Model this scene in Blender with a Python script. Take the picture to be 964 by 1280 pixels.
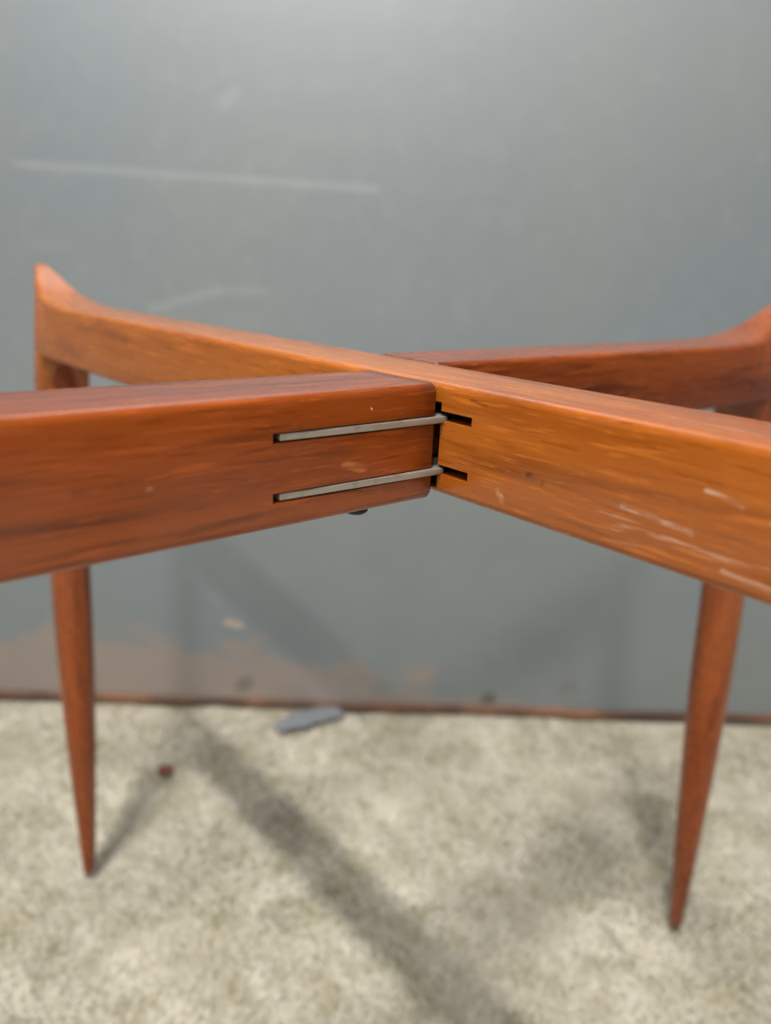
import bpy, bmesh, math
import numpy as np
from mathutils import Matrix, Vector

# ------------------------------------------------------------------ scene
for o in list(bpy.data.objects):
    bpy.data.objects.remove(o)
SC = bpy.context.scene
COL = SC.collection
U = 0.028                      # one rail height in metres; drawing unit of the table
HT = 14.1336 * U               # height of the rail tops above the carpet
ANG = -0.8526                  # heading of the long rail
AX = Vector((math.cos(ANG), math.sin(ANG), 0))
BX = Vector((-AX.y, AX.x, 0))

# ------------------------------------------------------------------ camera
def make_camera():
    cd = bpy.data.cameras.new('camera')
    cam = bpy.data.objects.new('camera', cd)
    COL.objects.link(cam)
    p, r = 0.3036, -0.0475
    f = Vector((0, math.cos(p), -math.sin(p)))
    right = Vector((1, 0, 0))
    up = Vector((0, math.sin(p), math.cos(p)))
    c, s = math.cos(r), math.sin(r)
    r2 = c * right - s * up
    u2 = s * right + c * up
    m = Matrix((r2, u2, -f)).transposed().to_4x4()
    m.translation = Vector((-0.446 * U, -6.8206 * U, HT + 0.936 * U))
    cam.matrix_world = m
    cd.sensor_fit = 'VERTICAL'
    cd.sensor_height = 24.0
    cd.lens = 975.4 / 1280 * 24.0
    cd.clip_start = 0.01
    cd.dof.use_dof = True
    cd.dof.focus_distance = 0.192
    cd.dof.aperture_fstop = 5.9
    SC.camera = cam
make_camera()

# ------------------------------------------------------------------ world and lamps
W = bpy.data.worlds.new('world')
SC.world = W
W.use_nodes = True
W.node_tree.nodes['Background'].inputs[0].default_value = (0.95, 0.98, 1.0, 1)
W.node_tree.nodes['Background'].inputs[1].default_value = 0.07

def area_light(name, loc, power, length, width, color, heading=ANG):
    """a rectangular area light at ceiling height, shining down"""
    ld = bpy.data.lights.new(name, 'AREA')
    ld.shape = 'RECTANGLE'
    ld.size, ld.size_y = length, width
    ld.energy = power
    ld.color = color
    o = bpy.data.objects.new(name, ld)
    o.location = loc
    o.rotation_euler = (0, 0, heading)
    COL.objects.link(o)
    return o
area_light('ceiling_lamp_near', (-0.29, -0.885, HT + 2.24), 97, 0.38, 0.09, (1.0, 0.95, 0.88))
area_light('ceiling_lamp_far', (-0.24, -2.46, HT + 2.24), 62, 0.32, 0.12, (1.0, 0.96, 0.90))
area_light('ceiling_panel_side', (-1.90, -1.30, HT + 2.10), 11, 1.20, 1.20, (1.0, 0.96, 0.90))
area_light('fill_overhead', (-0.30, -0.10, HT + 2.30), 26, 1.20, 1.20, (1.0, 0.97, 0.92))  # unseen soft fill, added overhead to brighten the rail tops
for px in (-2.0, -0.4, 1.2, 2.8):                       # unseen fill lights, added far back to brighten the upper wall's sheen
    area_light('fill_rear', (px, -4.30, HT + 2.26), 36 if abs(px) > 1.5 else 27, 1.20, 0.90, (0.98, 0.99, 1.0), 0)

SC.view_settings.view_transform = 'Standard'
SC.view_settings.look = 'None'
SC.view_settings.exposure = -0.06
SC.view_settings.gamma = 1.0
SC.view_settings.use_curve_mapping = False

# ------------------------------------------------------------------ node helpers
def srgb(r, g, b):
    f = lambda c: (c / 255 / 12.92) if c / 255 <= 0.04045 else ((c / 255 + 0.055) / 1.055) ** 2.4
    return (f(r), f(g), f(b), 1)

class NT:
    def __init__(self, name):
        self.mat = bpy.data.materials.new(name)
        self.mat.use_nodes = True
        self.t = self.mat.node_tree
        self.b = self.t.nodes['Principled BSDF']
        tc = self.t.nodes.new('ShaderNodeTexCoord')
        self.obj = tc.outputs['Object']
    def link(self, a, b):
        self.t.links.new(a, b)
    def put(self, sock, v):
        if isinstance(v, bpy.types.NodeSocket):
            self.link(v, sock)
        else:
            sock.default_value = v
    def math(self, op, a, b=0.0, c=None, clamp=False):
        n = self.t.nodes.new('ShaderNodeMath')
        n.operation = op
        n.use_clamp = clamp
        self.put(n.inputs[0], a)
        self.put(n.inputs[1], b)
        if c is not None:
            self.put(n.inputs[2], c)
        return n.outputs[0]
    def scaled(self, scale, offset=(0, 0, 0), vec=None):
        n = self.t.nodes.new('ShaderNodeMapping')
        self.link(vec or self.obj, n.inputs['Vector'])
        n.inputs['Scale'].default_value = scale
        n.inputs['Location'].default_value = offset
        return n.outputs[0]
    def noise(self, vec, scale=1.0, detail=3, rough=0.55, dist=0.0):
        n = self.t.nodes.new('ShaderNodeTexNoise')
        self.link(vec, n.inputs['Vector'])
        n.inputs['Scale'].default_value = scale
        n.inputs['Detail'].default_value = detail
        n.inputs['Roughness'].default_value = rough
        n.inputs['Distortion'].default_value = dist
        return n.outputs['Fac']
    def ramp(self, v, lo, hi, a=0.0, b=1.0):
        n = self.t.nodes.new('ShaderNodeMapRange')
        n.interpolation_type = 'SMOOTHSTEP'
        self.put(n.inputs[0], v)
        self.put(n.inputs[1], lo)
        self.put(n.inputs[2], hi)
        self.put(n.inputs[3], a)
        self.put(n.inputs[4], b)
        return n.outputs[0]
    def mix(self, fac, a, b, blend='MIX'):
        n = self.t.nodes.new('ShaderNodeMix')
        n.data_type = 'RGBA'
        n.blend_type = blend
        self.put(n.inputs[0], fac)
        self.put(n.inputs[6], a)
        self.put(n.inputs[7], b)
        return n.outputs[2]
    def sep(self, vec=None):
        n = self.t.nodes.new('ShaderNodeSeparateXYZ')
        self.link(vec or self.obj, n.inputs[0])
        return n.outputs
    def bump(self, h, strength, dist):
        n = self.t.nodes.new('ShaderNodeBump')
        n.inputs['Strength'].default_value = strength
        n.inputs['Distance'].default_value = dist
        self.link(h, n.inputs['Height'])
        self.link(n.outputs[0], self.b.inputs['Normal'])
    def seg(self, x, z, p, q, r0, r1):
        """1 on the line from p to q (in the x-z plane), 0 beyond radius r1"""
        dx, dz = q[0] - p[0], q[1] - p[1]
        L2 = max(dx * dx + dz * dz, 1e-12)
        px = self.math('SUBTRACT', x, p[0])
        pz = self.math('SUBTRACT', z, p[1])
        t = self.math('DIVIDE', self.math('ADD', self.math('MULTIPLY', px, dx), self.math('MULTIPLY', pz, dz)), L2, clamp=True)
        ex = self.math('SUBTRACT', px, self.math('MULTIPLY', t, dx))
        ez = self.math('SUBTRACT', pz, self.math('MULTIPLY', t, dz))
        d = self.math('SQRT', self.math('ADD', self.math('MULTIPLY', ex, ex), self.math('MULTIPLY', ez, ez)))
        return self.ramp(d, r0, r1, 1.0, 0.0)

def teak(name, light, dark, vein, axis='x', seed=0.0, rough=0.21, wear=0.0, end_dark=None, marks=()):
    m = NT(name)
    k = 1 / U
    g = lambda along, across: ((along * k, across * k, across * k) if axis == 'x' else (across * k, across * k, along * k))
    off = (seed * 3.1, seed * 1.7, seed * 2.3)
    broad = m.noise(m.scaled(g(0.16, 1.1), off), 1.0, 3, 0.5, 0.8)
    figure = m.noise(m.scaled(g(0.45, 5.5), off), 1.0, 4, 0.6, 0.5)
    fine = m.noise(m.scaled(g(1.6, 26), off), 1.0, 3, 0.6)
    col = m.mix(m.ramp(broad, 0.32, 0.68), light, dark)
    col = m.mix(m.ramp(figure, 0.47, 0.75, 0, 0.75), col, vein)
    hi = tuple(min(1, c * 1.55) for c in light[:3]) + (1,)
    col = m.mix(m.ramp(fine, 0.55, 0.70, 0, 0.5), col, hi)
    col = m.mix(m.ramp(fine, 0.43, 0.30, 0, 0.45), col, vein)
    fleck = m.noise(m.scaled(g(2.4, 30), (seed + 2, 9, seed)), 1.0, 3, 0.7)
    col = m.mix(m.ramp(fleck, 0.58, 0.70, 0, 0.5), col, hi)
    # pores: short dark dashes along the grain
    pores = m.noise(m.scaled(g(2.6, 34), (seed + 7, seed, seed)), 1.0, 1, 0.5)
    col = m.mix(m.ramp(pores, 0.70, 0.78, 0, 0.6), col, tuple(c * 0.35 for c in vein[:3]) + (1,))
    xyz = m.sep(m.scaled((k, k, k)))
    x, z = xyz[0], xyz[2]
    if wear:
        patch = m.noise(m.scaled(g(0.5, 1.8), (seed + 3, 0, 1)), 1.0, 2, 0.5)
        scr = m.noise(m.scaled(g(1.4, 20), (seed + 11, 2, 5)), 1.0, 4, 0.7, 0.3)
        s = m.math('MULTIPLY', m.ramp(patch, 0.54, 0.68), m.ramp(scr, 0.54, 0.66))
        s = m.math('MULTIPLY', s, m.ramp(x, 0.3, 1.2, 0, wear))
        col = m.mix(s, col, srgb(196, 160, 138))
    rag = m.noise(m.scaled((k * 5, k * 5, k * 5), (seed, 3, 1)), 1.0, 2, 0.6)
    scratch = m.noise(m.scaled(g(2.2, 24), (seed + 5, 1, 4)), 1.0, 3, 0.65, 0.3)
    for (p, q, r, c, a) in marks:
        s = m.seg(x, z, p, q, r * 0.35, r)
        s = m.math('MULTIPLY', s, m.ramp(scratch if abs(q[0] - p[0]) > 0.15 else rag, 0.42, 0.60, 0.1 * a, a))
        col = m.mix(s, col, c)
    if end_dark is not None:
        s = m.ramp(m.math('ADD', m.math('ABSOLUTE', x), m.math('MULTIPLY', rag, 0.3)), end_dark * 0.4, end_dark, 0.55, 0)
        col = m.mix(s, col, tuple(c * 0.75 for c in vein[:3]) + (1,))
    m.link(col, m.b.inputs['Base Color'])
    m.link(m.ramp(fine, 0.3, 0.7, rough - 0.05, rough + 0.1), m.b.inputs['Roughness'])
    m.b.inputs['Specular IOR Level'].default_value = 0.6
    h = m.math('SUBTRACT', m.math('MULTIPLY', fine, 0.5), m.ramp(pores, 0.66, 0.78))
    m.bump(h, 0.12, 0.0004)
    return m.mat

# ------------------------------------------------------------------ mesh helpers
def mesh_obj(name, verts, faces, mat, parent=None, mw=None, smooth_angle=None):
    me = bpy.data.meshes.new(name)
    me.from_pydata([tuple(v) for v in verts], [], faces)
    me.update()
    bm = bmesh.new()
    bm.from_mesh(me)
    bmesh.ops.recalc_face_normals(bm, faces=bm.faces)
    bm.to_mesh(me)
    bm.free()
    return link(name, me, mat, parent, mw, smooth_angle)

def link(name, me, mat, parent=None, mw=None, smooth_angle=None):
    if smooth_angle:
        me.shade_smooth()
        me.set_sharp_from_angle(angle=math.radians(smooth_angle))
    me.materials.clear()
    me.materials.append(mat)
    o = bpy.data.objects.new(name, me)
    COL.objects.link(o)
    if parent:
        o.parent = parent
        o.matrix_parent_inverse = Matrix()
        if mw is not None:
            o.matrix_local = parent_inv(parent) @ mw
    elif mw is not None:
        o.matrix_world = mw
    return o

def parent_inv(p):
    return Matrix.Translation(p.location).inverted()

def tag(o, label, cat, group=None):
    o['label'] = label
    o['category'] = cat
    if group:
        o['group'] = group
    return o

def frame(origin, ax):
    """matrix with local x along ax, z up, y to the left of x"""
    ax = ax.normalized()
    m = Matrix((ax, Vector((-ax.y, ax.x, 0)), Vector((0, 0, 1)))).transposed().to_4x4()
    m.translation = origin
    return m

def box_bm(bm, x0, x1, y0, y1, z0, z1):
    vs = [bm.verts.new((x, y, z)) for x in (x0, x1) for y in (y0, y1) for z in (z0, z1)]
    for f in ((0, 1, 3, 2), (4, 6, 7, 5), (0, 4, 5, 1), (2, 3, 7, 6), (0, 2, 6, 4), (1, 5, 7, 3)):
        bm.faces.new([vs[i] for i in f])

def loft(sections):
    n = len(sections[0])
    verts = [v for s in sections for v in s]
    faces = []
    for i in range(len(sections) - 1):
        for j in range(n):
            a, b = i * n + j, i * n + (j + 1) % n
            faces.append((a, b, b + n, a + n))
    faces.append(tuple(range(n - 1, -1, -1)))
    faces.append(tuple(range((len(sections) - 1) * n, len(sections) * n)))
    return verts, faces

def rrect(y0, y1, z0, z1, r, x, seg=5):
    r = max(1e-4, min(r, (y1 - y0) / 2 * 0.98, (z1 - z0) / 2 * 0.98))
    pts = []
    for cy, cz, a0 in ((y1 - r, z1 - r, 0), (y0 + r, z1 - r, 90), (y0 + r, z0 + r, 180), (y1 - r, z0 + r, 270)):
        for i in range(seg + 1):
            a = math.radians(a0 + 90 * i / seg)
            pts.append((x * U, (cy + r * math.cos(a)) * U, (cz + r * math.sin(a)) * U))
    return pts

# ------------------------------------------------------------------ the setting
WY = 17.9218 * U
WDIR = Vector((1, 0.027, 0)).normalized()

def wall_material():
    m = NT('painted_wall')
    k = 1 / U
    xyz = m.sep(m.scaled((k, k, k)))
    x, z = xyz[0], xyz[2]
    big = m.noise(m.scaled((4.5, 4.5, 4.5)), 1.0, 3, 0.5)
    fine = m.noise(m.scaled((55, 55, 55)), 1.0, 3, 0.6)
    streak = m.noise(m.scaled((16, 16, 1.4), (3, 0, 0)), 1.0, 3, 0.6)
    col = m.mix(m.ramp(big, 0.35, 0.68), srgb(100, 112, 120), srgb(108, 116, 118))
    col = m.mix(m.ramp(streak, 0.42, 0.66, 0, 0.22), col, srgb(98, 108, 116))
    col = m.mix(m.ramp(fine, 0.5, 0.75, 0, 0.12), col, srgb(142, 145, 143))
    # paint worn off near the carpet
    n1 = m.noise(m.scaled((k * 0.42, k * 0.42, k * 0.75), (1.3, 0, 2.1)), 1.0, 3, 0.55)
    lim = m.ramp(x, -9, 9, 2.9, 0.6)
    hh = m.math('ADD', z, m.math('MULTIPLY', m.math('SUBTRACT', n1, 0.5), 5.0))
    worn = m.ramp(m.math('SUBTRACT', lim, hh), 0.0, 1.1, 0, 0.66)
    worn = m.math('MULTIPLY', worn, m.ramp(x, 6.0, 8.5, 1, 0.25))
    col = m.mix(worn, col, srgb(140, 120, 108))
    def line(p, q, r0, r1, c, a, src):
        return m.mix(m.math('MULTIPLY', m.seg(x, z, p, q, r0, r1), a), src, c)
    pale = srgb(168, 175, 178)
    col = line((-11.6, 17.45), (-1.2, 17.25), 0.02, 0.2, pale, 0.2, col)
    col = line((-7.9, 13.55), (-5.9, 14.15), 0.02, 0.25, pale, 0.16, col)
    col = line((-5.9, 14.15), (-4.4, 14.2), 0.02, 0.25, pale, 0.1, col)
    col = line((-5.6, 19.3), (-5.3, 19.6), 0.02, 0.3, pale, 0.15, col)
    col = line((-5.75, 3.1), (-5.3, 3.0), 0.02, 0.2, srgb(178, 156, 128), 0.8, col)
    col = line((-5.25, 0.65), (-5.1, 0.75), 0.1, 0.4, srgb(84, 72, 66), 0.75, col)
    col = line((3.5, 0.42), (3.65, 0.45), 0.1, 0.33, srgb(60, 55, 54), 0.85, col)
    col = line((6.3, 1.0), (6.5, 1.05), 0.1, 0.35, srgb(90, 88, 86), 0.5, col)
    m.link(col, m.b.inputs['Base Color'])
    m.link(m.ramp(fine, 0.3, 0.7, 0.44, 0.46), m.b.inputs['Roughness'])
    m.b.inputs['IOR'].default_value = 1.9
    m.b.inputs['Specular IOR Level'].default_value = 1.0
    m.bump(m.math('ADD', fine, m.math('MULTIPLY', streak, 1.5)), 0.12, 0.0008)
    return m.mat

def build_setting():
    mw = frame(Vector((0, WY, 0)), WDIR)
    bm = bmesh.new()
    box_bm(bm, -2.2, 2.2, 0, 0.1, -0.05, 2.7)
    me = bpy.data.meshes.new('wall_back')
    bm.to_mesh(me); bm.free()
    w = link('wall_back', me, wall_material(), None, mw)
    w['kind'] = 'structure'
    # thin stained strip where the wall meets the carpet
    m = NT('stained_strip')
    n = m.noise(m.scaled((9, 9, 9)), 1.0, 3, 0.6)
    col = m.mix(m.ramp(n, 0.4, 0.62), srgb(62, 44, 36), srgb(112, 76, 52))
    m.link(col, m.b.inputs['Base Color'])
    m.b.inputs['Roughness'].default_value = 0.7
    secs = []
    rng = np.random.RandomState(3)
    for i in range(89):
        x = -2.2 + i * 0.05
        j = 0.0006 * rng.randn()
        secs.append([(x, -0.0045 + j, -0.004), (x, 0.0, -0.004), (x, 0.0, 0.0040 + j), (x, -0.003 + j, 0.0036 + j), (x, -0.0045 + j, 0.0022 + j)])
    v, f = loft(secs)
    t = mesh_obj('trim_1', v, f, m.mat, None, mw)
    t['kind'] = 'structure'
    # slab under the carpet
    m = NT('concrete_slab')
    n = m.noise(m.scaled((14, 14, 14)), 1.0, 4, 0.6)
    m.link(m.mix(n, srgb(120, 118, 112), srgb(150, 148, 142)), m.b.inputs['Base Color'])
    m.b.inputs['Roughness'].default_value = 0.9
    bm = bmesh.new()
    box_bm(bm, -2.2, 2.2, -3.0, WY + 0.15, -0.12, -0.012)
    me = bpy.data.meshes.new('floor')
    bm.to_mesh(me); bm.free()
    s = link('floor', me, m.mat)
    s['kind'] = 'structure'
build_setting()

# ------------------------------------------------------------------ carpet
def vnoise(x, y, cell, seed):
    rng = np.random.RandomState(seed)
    T = rng.rand(256, 256)
    u, v = x / cell + 71.3, y / cell + 37.7
    i, j = np.floor(u).astype(int), np.floor(v).astype(int)
    a, b = u - i, v - j
    a, b = a * a * (3 - 2 * a), b * b * (3 - 2 * b)
    g = lambda p, q: T[p % 256, q % 256]
    return (g(i, j) * (1 - a) + g(i + 1, j) * a) * (1 - b) + (g(i, j + 1) * (1 - a) + g(i + 1, j + 1) * a) * b

def carpet_height(x, y):
    return (0.0035 * (vnoise(x, y, 0.075, 1) - 0.5) + 0.0030 * (vnoise(x, y, 0.028, 2) - 0.5)
            + 0.0014 * (vnoise(x, y, 0.010, 3) - 0.5) - 0.0072)

def carpet_material():
    m = NT('carpet_pile')
    a = m.noise(m.scaled((16, 16, 16)), 1.0, 3, 0.55, 0.4)
    b = m.noise(m.scaled((46, 46, 46)), 1.0, 3, 0.6)
    c = m.noise(m.scaled((340, 340, 340)), 1.0, 2, 0.6)
    col = m.mix(m.ramp(a, 0.34, 0.66), srgb(178, 173, 160), srgb(158, 153, 138))
    col = m.mix(m.ramp(b, 0.45, 0.68, 0, 0.65), col, srgb(142, 137, 113))
    col = m.mix(m.ramp(c, 0.52, 0.72, 0, 0.3), col, srgb(126, 120, 98))
    col = m.mix(m.ramp(c, 0.46, 0.30, 0, 0.25), col, srgb(192, 188, 178))
    m.link(col, m.b.inputs['Base Color'])
    m.b.inputs['Roughness'].default_value = 0.95
    m.b.inputs['Specular IOR Level'].default_value = 0.1
    m.b.inputs['Sheen Weight'].default_value = 0.15
    return m.mat

def build_carpet():
    mat = carpet_material()
    x0, x1, y0, y1, d = -1.25, 1.25, -0.9, WY + 0.03, 0.005
    nx, ny = int((x1 - x0) / d) + 1, int((y1 - y0) / d) + 1
    X, Y = np.meshgrid(np.linspace(x0, x1, nx), np.linspace(y0, y1, ny))
    # the carpet stops at the wall, which runs slightly askew
    Y = np.minimum(Y, WY + X * 0.027 - 0.0006)
    Zc = carpet_height(X, Y)
    V = np.stack([X, Y, Zc], -1).reshape(-1, 3)
    idx = np.arange(nx * ny).reshape(ny, nx)
    Fq = np.stack([idx[:-1, :-1], idx[:-1, 1:], idx[1:, 1:], idx[1:, :-1]], -1).reshape(-1, 4)
    me = bpy.data.meshes.new('carpet')
    me.from_pydata(V.tolist(), [], Fq.tolist())
    me.shade_smooth()
    c = link('carpet', me, mat)
    tag(c, 'beige mottled cut-pile carpet covering the floor up to the grey wall', 'carpet')
    rng = np.random.RandomState(5)
    n = 200000
    px = rng.uniform(-0.75, 0.75, n)
    py = rng.uniform(-0.15, WY - 0.002, n)
    py = np.minimum(py, WY + px * 0.027 - 0.003)
    pz = carpet_height(px, py)
    th = rng.uniform(0, 2 * np.pi, n)
    w = rng.uniform(0.0005, 0.0010, n)
    h = rng.uniform(0.0025, 0.005, n)
    lx = (vnoise(px, py, 0.06, 11) - 0.5) * 0.008 + rng.normal(0, 0.0018, n)
    ly = (vnoise(px, py, 0.06, 12) - 0.5) * 0.008 + rng.normal(0, 0.0018, n)
    ly = np.minimum(ly, WY + px * 0.027 - 0.001 - py)
    P = np.empty((n, 3, 3))
    P[:, 0] = np.stack([px - w * np.cos(th), py - w * np.sin(th), pz - 0.001], -1)
    P[:, 1] = np.stack([px + w * np.cos(th), py + w * np.sin(th), pz - 0.001], -1)
    P[:, 2] = np.stack([px + lx, py + ly, pz + h], -1)
    me = bpy.data.meshes.new('pile')
    me.from_pydata(P.reshape(-1, 3).tolist(), [], np.arange(3 * n).reshape(n, 3).tolist())
    p = link('pile', me, mat, c)
    p['kind'] = 'stuff'
build_carpet()

# ------------------------------------------------------------------ the folding table base
T = 0.9793                     # rail thickness in rail heights

def rail_sections(x_in, x_out, top_fn, z0=-1.0, flat_in=True, flat_out=False):
    """cross sections from x_in to x_out (signed along local x); the outer end is round in plan and carries the horn"""
    sgn = 1 if x_out > x_in else -1
    L = abs(x_out - x_in)
    R = T / 2
    st = []
    if flat_in:
        st += [(0.0, R - 0.05), (0.008, R - 0.03), (0.025, R - 0.01), (0.05, R)]
    st += [(d, R) for d in np.linspace(0.2, L - 3.2, 24)]
    st += [(d, R) for d in np.linspace(L - 3.05, L - 0.9, 22)] + [(L - 0.86, R), (L - 0.82, R), (L - 0.78, R), (L - 0.74, R), (L - 0.6, R), (L - R, R)]
    for a in np.linspace(8, 84, 12):
        st.append((L - R + R * math.sin(math.radians(a)), max(0.03, R * math.cos(math.radians(a)))))
    secs = []
    for d, w in st:
        e = L - d
        z1 = top_fn(e)
        zb = z0 - 0.75 * min(1.0, max(0.0, (0.86 - e) / 0.10))     # the end block runs down into the leg
        rr = min(0.075, w * 0.6)
        ease = (R - w) if (flat_in and d < 0.1) else 0.0
        sec = []
        for (x, y, z) in rrect(R - w, R + w, zb + ease, z1 - ease, rr, x_in + sgn * d):
            t = min(1.0, max(0.0, z / U / 0.72))                   # the horn narrows to its tip and leans outwards
            y = R * U + (y - R * U) * (1 - 0.72 * t ** 0.8)
            sec.append((x + sgn * 0.30 * t * U * max(0, 1 - e / 1.2), y, z))
        secs.append(sec)
    return secs

def horn(dist):
    """height of the rail top above z=0 at a distance from the outer end: a concave sweep up to a tip"""
    pts = [(0.0, 0.70), (0.08, 0.73), (0.22, 0.64), (0.42, 0.47), (0.7, 0.29), (1.0, 0.17), (1.4, 0.085), (1.9, 0.03), (2.5, 0.0), (99, 0.0)]
    xs, ys = zip(*pts)
    return float(np.interp(dist, xs, ys))

def smooth_horn(dist):
    return float(np.mean([horn(max(0, dist + e)) for e in np.linspace(-0.12, 0.12, 7)]))

def cut(me, boxes):
    """saw slots into a mesh with exact booleans"""
    ob = bpy.data.objects.new('work', me)
    COL.objects.link(ob)
    temps = []
    for b in boxes:
        bm = bmesh.new()
        box_bm(bm, *[v * U for v in b])
        bmesh.ops.recalc_face_normals(bm, faces=bm.faces)
        cm = bpy.data.meshes.new('saw')
        bm.to_mesh(cm); bm.free()
        co = bpy.data.objects.new('saw', cm)
        COL.objects.link(co)
        md = ob.modifiers.new('saw', 'BOOLEAN')
        md.object = co
        md.operation = 'DIFFERENCE'
        md.solver = 'EXACT'
        temps.append((co, cm))
    dg = bpy.context.evaluated_depsgraph_get()
    dg.update()
    res = bpy.data.meshes.new_from_object(ob.evaluated_get(dg))
    bpy.data.objects.remove(ob)
    for co, cm in temps:
        bpy.data.objects.remove(co)
        bpy.data.meshes.remove(cm)
    return res

def raw_mesh(verts, faces):
    me = bpy.data.meshes.new('rail')
    me.from_pydata([tuple(v) for v in verts], [], faces)
    bm = bmesh.new(); bm.from_mesh(me)
    bmesh.ops.recalc_face_normals(bm, faces=bm.faces)
    bm.to_mesh(me); bm.free()
    return me

def leg_mesh(top, foot):
    """tapered round leg between two points given in rail units in the rail's frame"""
    prof = [(0.0, 0.36), (0.045, 0.39), (0.07, 0.42), (0.15, 0.425), (0.3, 0.418), (0.45, 0.41), (0.55, 0.39), (0.65, 0.355), (0.75, 0.305), (0.85, 0.245), (0.93, 0.195), (0.985, 0.16), (0.996, 0.15), (1.0, 0.12)]
    secs = []
    n = 28
    for t, r in prof:
        c = [top[i] + (foot[i] - top[i]) * t for i in range(3)]
        e = 2.0 + 0.6 * max(0, 1 - t / 0.2)
        s = []
        for k in range(n):
            a = 2 * math.pi * k / n
            ca, sa = math.cos(a), math.sin(a)
            m = (abs(ca) ** e + abs(sa) ** e) ** (-1 / e)
            s.append(((c[0] + r * m * ca) * U, (c[1] + r * m * sa) * U, c[2] * U))
        secs.append(s)
    v, f = loft(secs)
    return raw_mesh(v, f)

def strap_mesh(pts, x_pad=0.0):
    """flat steel plate: outline in x-y, thickness in z, edges eased"""
    bm = bmesh.new()
    vs = [bm.verts.new((x * U, y * U, 0)) for x, y in pts]
    f = bm.faces.new(vs)
    r = bmesh.ops.extrude_face_region(bm, geom=[f])
    top = [g for g in r['geom'] if isinstance(g, bmesh.types.BMVert)]
    bmesh.ops.translate(bm, verts=top, vec=(0, 0, 0.057 * U))
    bmesh.ops.recalc_face_normals(bm, faces=bm.faces)
    bmesh.ops.bevel(bm, geom=bm.edges[:], offset=0.012 * U, segments=2, affect='EDGES', profile=0.5)
    bmesh.ops.translate(bm, verts=bm.verts, vec=(0, 0, -0.0285 * U))
    me = bpy.data.meshes.new('hinge_strap')
    bm.to_mesh(me); bm.free()
    return me

def steel_material():
    m = NT('brushed_steel')
    k = 1 / U
    n = m.noise(m.scaled((k * 1.2, k * 18, k * 18)), 1.0, 3, 0.6)
    g = m.noise(m.scaled((k * 5, k * 5, k * 5)), 1.0, 3, 0.6)
    col = m.mix(n, srgb(150, 146, 136), srgb(196, 192, 182))
    col = m.mix(m.ramp(g, 0.5, 0.72, 0, 0.5), col, srgb(120, 112, 98))
    m.link(col, m.b.inputs['Base Color'])
    m.b.inputs['Metallic'].default_value = 0.75
    m.link(m.ramp(n, 0.3, 0.7, 0.38, 0.55), m.b.inputs['Roughness'])
    return m.mat

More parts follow.
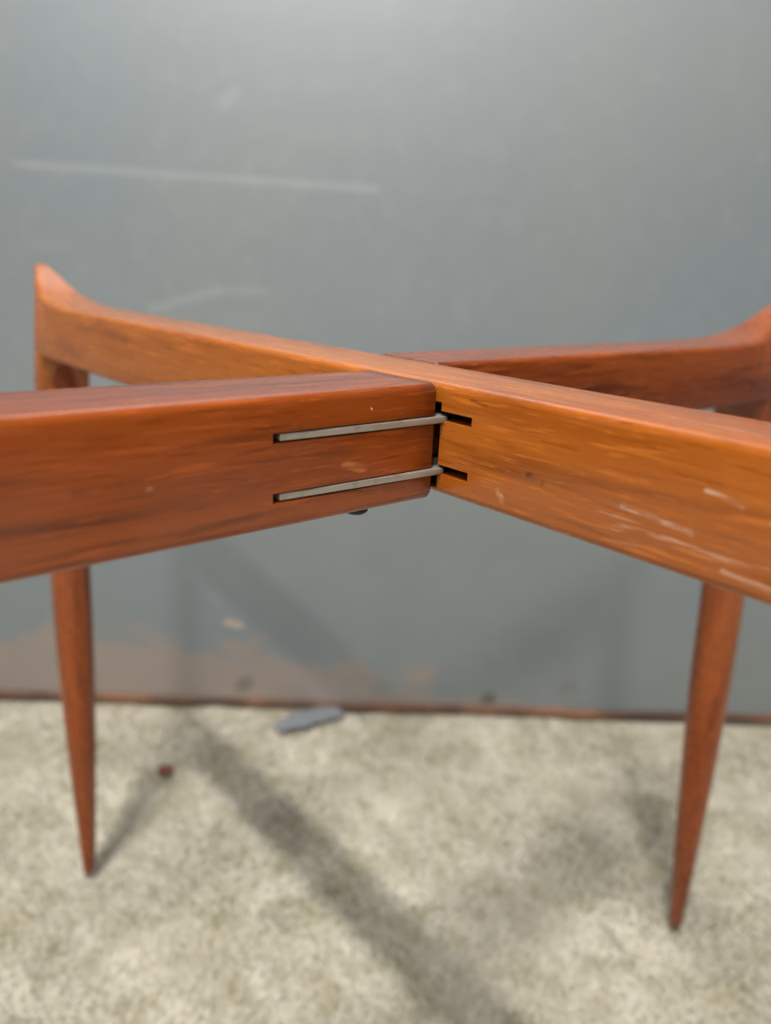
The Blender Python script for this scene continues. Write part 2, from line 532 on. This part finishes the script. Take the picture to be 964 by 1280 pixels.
def build_table():
    root = bpy.data.objects.new('folding_table_base', None)
    COL.objects.link(root)
    centre = (BX * (T / 2) - AX * 1.217) * U
    root.location = (centre.x, centre.y, 0)
    root.empty_display_size = 0.05
    tag(root, 'oiled teak folding tray table base with crossed rails and four tapered legs', 'table')

    white = srgb(206, 178, 158)
    black = srgb(62, 36, 24)
    wood_long = teak('teak_long_rail', srgb(166, 94, 31), srgb(147, 76, 20), srgb(110, 51, 11), seed=1.0, wear=0.5,
                     marks=[((0.73, -0.80), (0.78, -0.87), 0.04, srgb(240, 205, 140), 1.0),
                            ((1.04, -0.61), (1.15, -0.62), 0.06, black, 0.9),
                            ((1.9, -0.62), (2.45, -0.67), 0.03, white, 0.6),
                            ((2.5, -0.36), (2.75, -0.40), 0.026, white, 0.55),
                            ((2.95, -0.45), (3.35, -0.50), 0.028, white, 0.55),
                            ((3.45, -0.52), (3.95, -0.60), 0.028, white, 0.55),
                            ((2.7, -0.86), (3.2, -0.90), 0.026, white, 0.5),
                            ((0.35, -0.10), (0.52, -0.12), 0.02, black, 0.7),
                            ((3.5, -0.14), (4.0, -0.16), 0.04, black, 0.55),
                            ((3.8, -0.24), (4.1, -0.25), 0.03, black, 0.5)])
    wood_half = teak('teak_half_rail', srgb(140, 66, 19), srgb(112, 47, 12), srgb(70, 26, 6), seed=4.0, end_dark=0.5,
                     marks=[((-1.05, -0.60), (-0.85, -0.66), 0.05, srgb(196, 126, 70), 0.5),
                            ((-0.8, -0.16), (-0.79, -0.17), 0.011, srgb(226, 190, 140), 0.7),
                            ((-3.2, -0.53), (-2.9, -0.52), 0.05, black, 0.45),
                            ((-2.72, -0.56), (-2.70, -0.56), 0.02, srgb(236, 214, 190), 1.0)])
    wood_leg = teak('teak_leg', srgb(144, 70, 23), srgb(122, 53, 15), srgb(86, 36, 10), axis='z', seed=2.0)
    steel = steel_material()
    dark = NT('blackened_bolt')
    n = dark.noise(dark.scaled((400, 400, 400)), 1.0, 2, 0.5)
    dark.link(dark.mix(n, srgb(38, 34, 32), srgb(66, 58, 52)), dark.b.inputs['Base Color'])
    dark.b.inputs['Metallic'].default_value = 0.6
    dark.b.inputs['Roughness'].default_value = 0.5

    ZU, ZL = -0.318, -0.785        # heights of the two saw kerfs

    # ---- long rail: local x along it, y away from the camera
    mA = frame(Vector((0, 0, HT)), AX)
    R = T / 2
    far, near = -11.90, 9.75
    left = rail_sections(-1.0, far, smooth_horn, flat_in=False)
    right = rail_sections(-1.0, near, smooth_horn, flat_in=False)
    secs = list(reversed(left)) + right
    me = raw_mesh(*loft(secs))
    slots = []
    for zc in (ZU + 0.03, ZL + 0.015):
        slots.append((-0.95, 0.375, -0.3, 0.62, zc - 0.043, zc + 0.043))
        slots.append((-2.035 - 0.42, -1.2, T - 0.62, T + 0.3, zc - 0.043, zc + 0.043))
    slots.append((-0.30, 0.004, -0.3, 0.55, -0.955, -0.17))          # groove added to make the gap at the half rail's edge look dark
    me = cut(me, slots)
    link('long_rail', me, wood_long, root, mA, 38)

    # ---- half rail in front (runs out of the frame at left) and half rail behind
    mBn = frame(Vector((0, 0, HT)), BX)                      # local y = -AX
    ang2 = math.atan2(BX.y, BX.x) + math.radians(0.3)
    B2 = Vector((math.cos(ang2), math.sin(ang2), 0))
    S2 = -AX * 1.115 * U + B2 * T * U + Vector((0, 0, HT))
    mBf = frame(S2, B2)
    zb = -1.042
    sn = rail_sections(-0.036, -10.55, smooth_horn, z0=zb)
    me = raw_mesh(*loft(sn))
    me = cut(me, [(-1.735, 0.4, -0.3, 0.74, zc - 0.042, zc + 0.040) for zc in (ZU, ZL)])
    link('half_rail', me, wood_half, root, mBn, 38)
    sf = rail_sections(0.035, 10.1 - T, smooth_horn, z0=-1.0)
    me = raw_mesh(*loft(sf))
    me = cut(me, [(-0.4, 1.735, T - 0.74, T + 0.3, zc - 0.042, zc + 0.040) for zc in (ZU, ZL)])
    link('half_rail', me, wood_half, root, mBf, 38)

    # ---- steel hinge straps lying in the kerfs, edge showing
    near_pts = [(-1.665, 0.012), (0.03, -0.048), (0.055, -0.035), (0.065, 0.0), (0.32, 0.12), (0.45, 0.3), (0.4, 0.5), (0.1, 0.62), (-1.6, 0.6), (-1.665, 0.55)]
    for zc in (ZU, ZL):
        me = strap_mesh(near_pts)
        o = link('hinge_strap', me, steel, root, mBn @ Matrix.Translation((0, 0, zc * U)), 40)
        o['label'] = 'grey steel hinge strap let into a saw slot'
    far_pts = [(-x, T - y) for x, y in near_pts]
    for zc in (ZU, ZL):
        me = strap_mesh(far_pts)
        o = link('hinge_strap', me, steel, root, mBf @ Matrix.Translation((0, 0, zc * U)), 40)
        o['label'] = 'grey steel hinge strap let into a saw slot'

    # ---- pivot pins showing under the half rails
    def pin(mw, x, y, z0):
        secs = []
        for z, r in ((0.35, 0.075), (-0.09, 0.075), (-0.092, 0.11), (-0.15, 0.11), (-0.175, 0.085)):
            secs.append([((x + r * math.cos(2 * math.pi * k / 20)) * U, (y + r * math.sin(2 * math.pi * k / 20)) * U, (z0 + z) * U) for k in range(20)])
        o = mesh_obj('pivot_pin', *loft(secs), dark.mat, root, mw, 40)
        o['label'] = 'dark pivot pin head under the half rail'
    pin(mBn, -0.60, 0.40, zb + 0.03)
    pin(mBf, 0.60, T - 0.40, -0.97)

    # ---- legs, in the frame of the rail they carry
    HZ = -14.1336
    for mw, top, foot in ((mA, (-11.42, R - 0.02, -0.9), (-12.05, R - 0.02, HZ)),
                          (mBf, (9.63 - T, R, -0.9), (11.02 - T, R + 0.08, HZ)),
                          (mA, (9.28, R, -0.9), (10.1, R, HZ)),
                          (mBn, (-10.08, R, -0.9), (-10.9, R, HZ))):
        link('leg', leg_mesh(top, foot), wood_leg, root, mw, 50)
build_table()

# ------------------------------------------------------------------ small things on the carpet
def build_scraps():
    m = NT('grey_tape')
    n = m.noise(m.scaled((160, 160, 160)), 1.0, 3, 0.6)
    m.link(m.mix(n, srgb(92, 98, 104), srgb(112, 116, 120)), m.b.inputs['Base Color'])
    m.b.inputs['Roughness'].default_value = 0.6
    # a torn strip running from the foot of the wall towards the camera
    rng = np.random.RandomState(8)
    a, b = Vector((-0.1060, 0.4520)), Vector((-0.0510, 0.4935))
    d = (b - a).normalized(); nrm = Vector((-d.y, d.x))
    secs = []
    N = 18
    for i in range(N):
        t = i / (N - 1)
        c = a.lerp(b, t)
        w = 0.0105 * min(1, 0.45 + 3.5 * t) * (1 + 0.25 * t) + 0.0010 * rng.randn()
        zz = 0.0010 + 0.0015 * math.sin(5 * t)
        l, r = c + nrm * w, c - nrm * w
        secs.append([(l.x, l.y, zz), (c.x, c.y, zz + 0.0012), (r.x, r.y, zz), (r.x, r.y, zz - 0.0012), (c.x, c.y, zz - 0.0002), (l.x, l.y, zz - 0.0012)])
    o = mesh_obj('tape_scrap', *loft(secs), m.mat, None, None, 60)
    tag(o, 'torn blue-grey scrap lying on the carpet against the wall', 'scrap')
    m = NT('red_crumb')
    n = m.noise(m.scaled((300, 300, 300)), 1.0, 3, 0.6)
    m.link(m.mix(n, srgb(120, 66, 54), srgb(92, 48, 40)), m.b.inputs['Base Color'])
    m.b.inputs['Roughness'].default_value = 0.8
    bm = bmesh.new()
    bmesh.ops.create_icosphere(bm, subdivisions=3, radius=1)
    for v in bm.verts:
        p = v.co
        k = 1 + 0.25 * math.sin(5 * p.x + 1) * math.cos(4 * p.y) + 0.15 * math.sin(9 * p.z + 3 * p.x)
        v.co = Vector((p.x * 0.0060, p.y * 0.0052, p.z * 0.0032)) * k
    me = bpy.data.meshes.new('crumb')
    bm.to_mesh(me); bm.free()
    o = link('crumb', me, m.mat, None, Matrix.Translation((-0.1913, 0.3816, 0.0005)), 60)
    tag(o, 'small reddish brown crumb on the beige carpet near the left leg', 'crumb')
build_scraps()
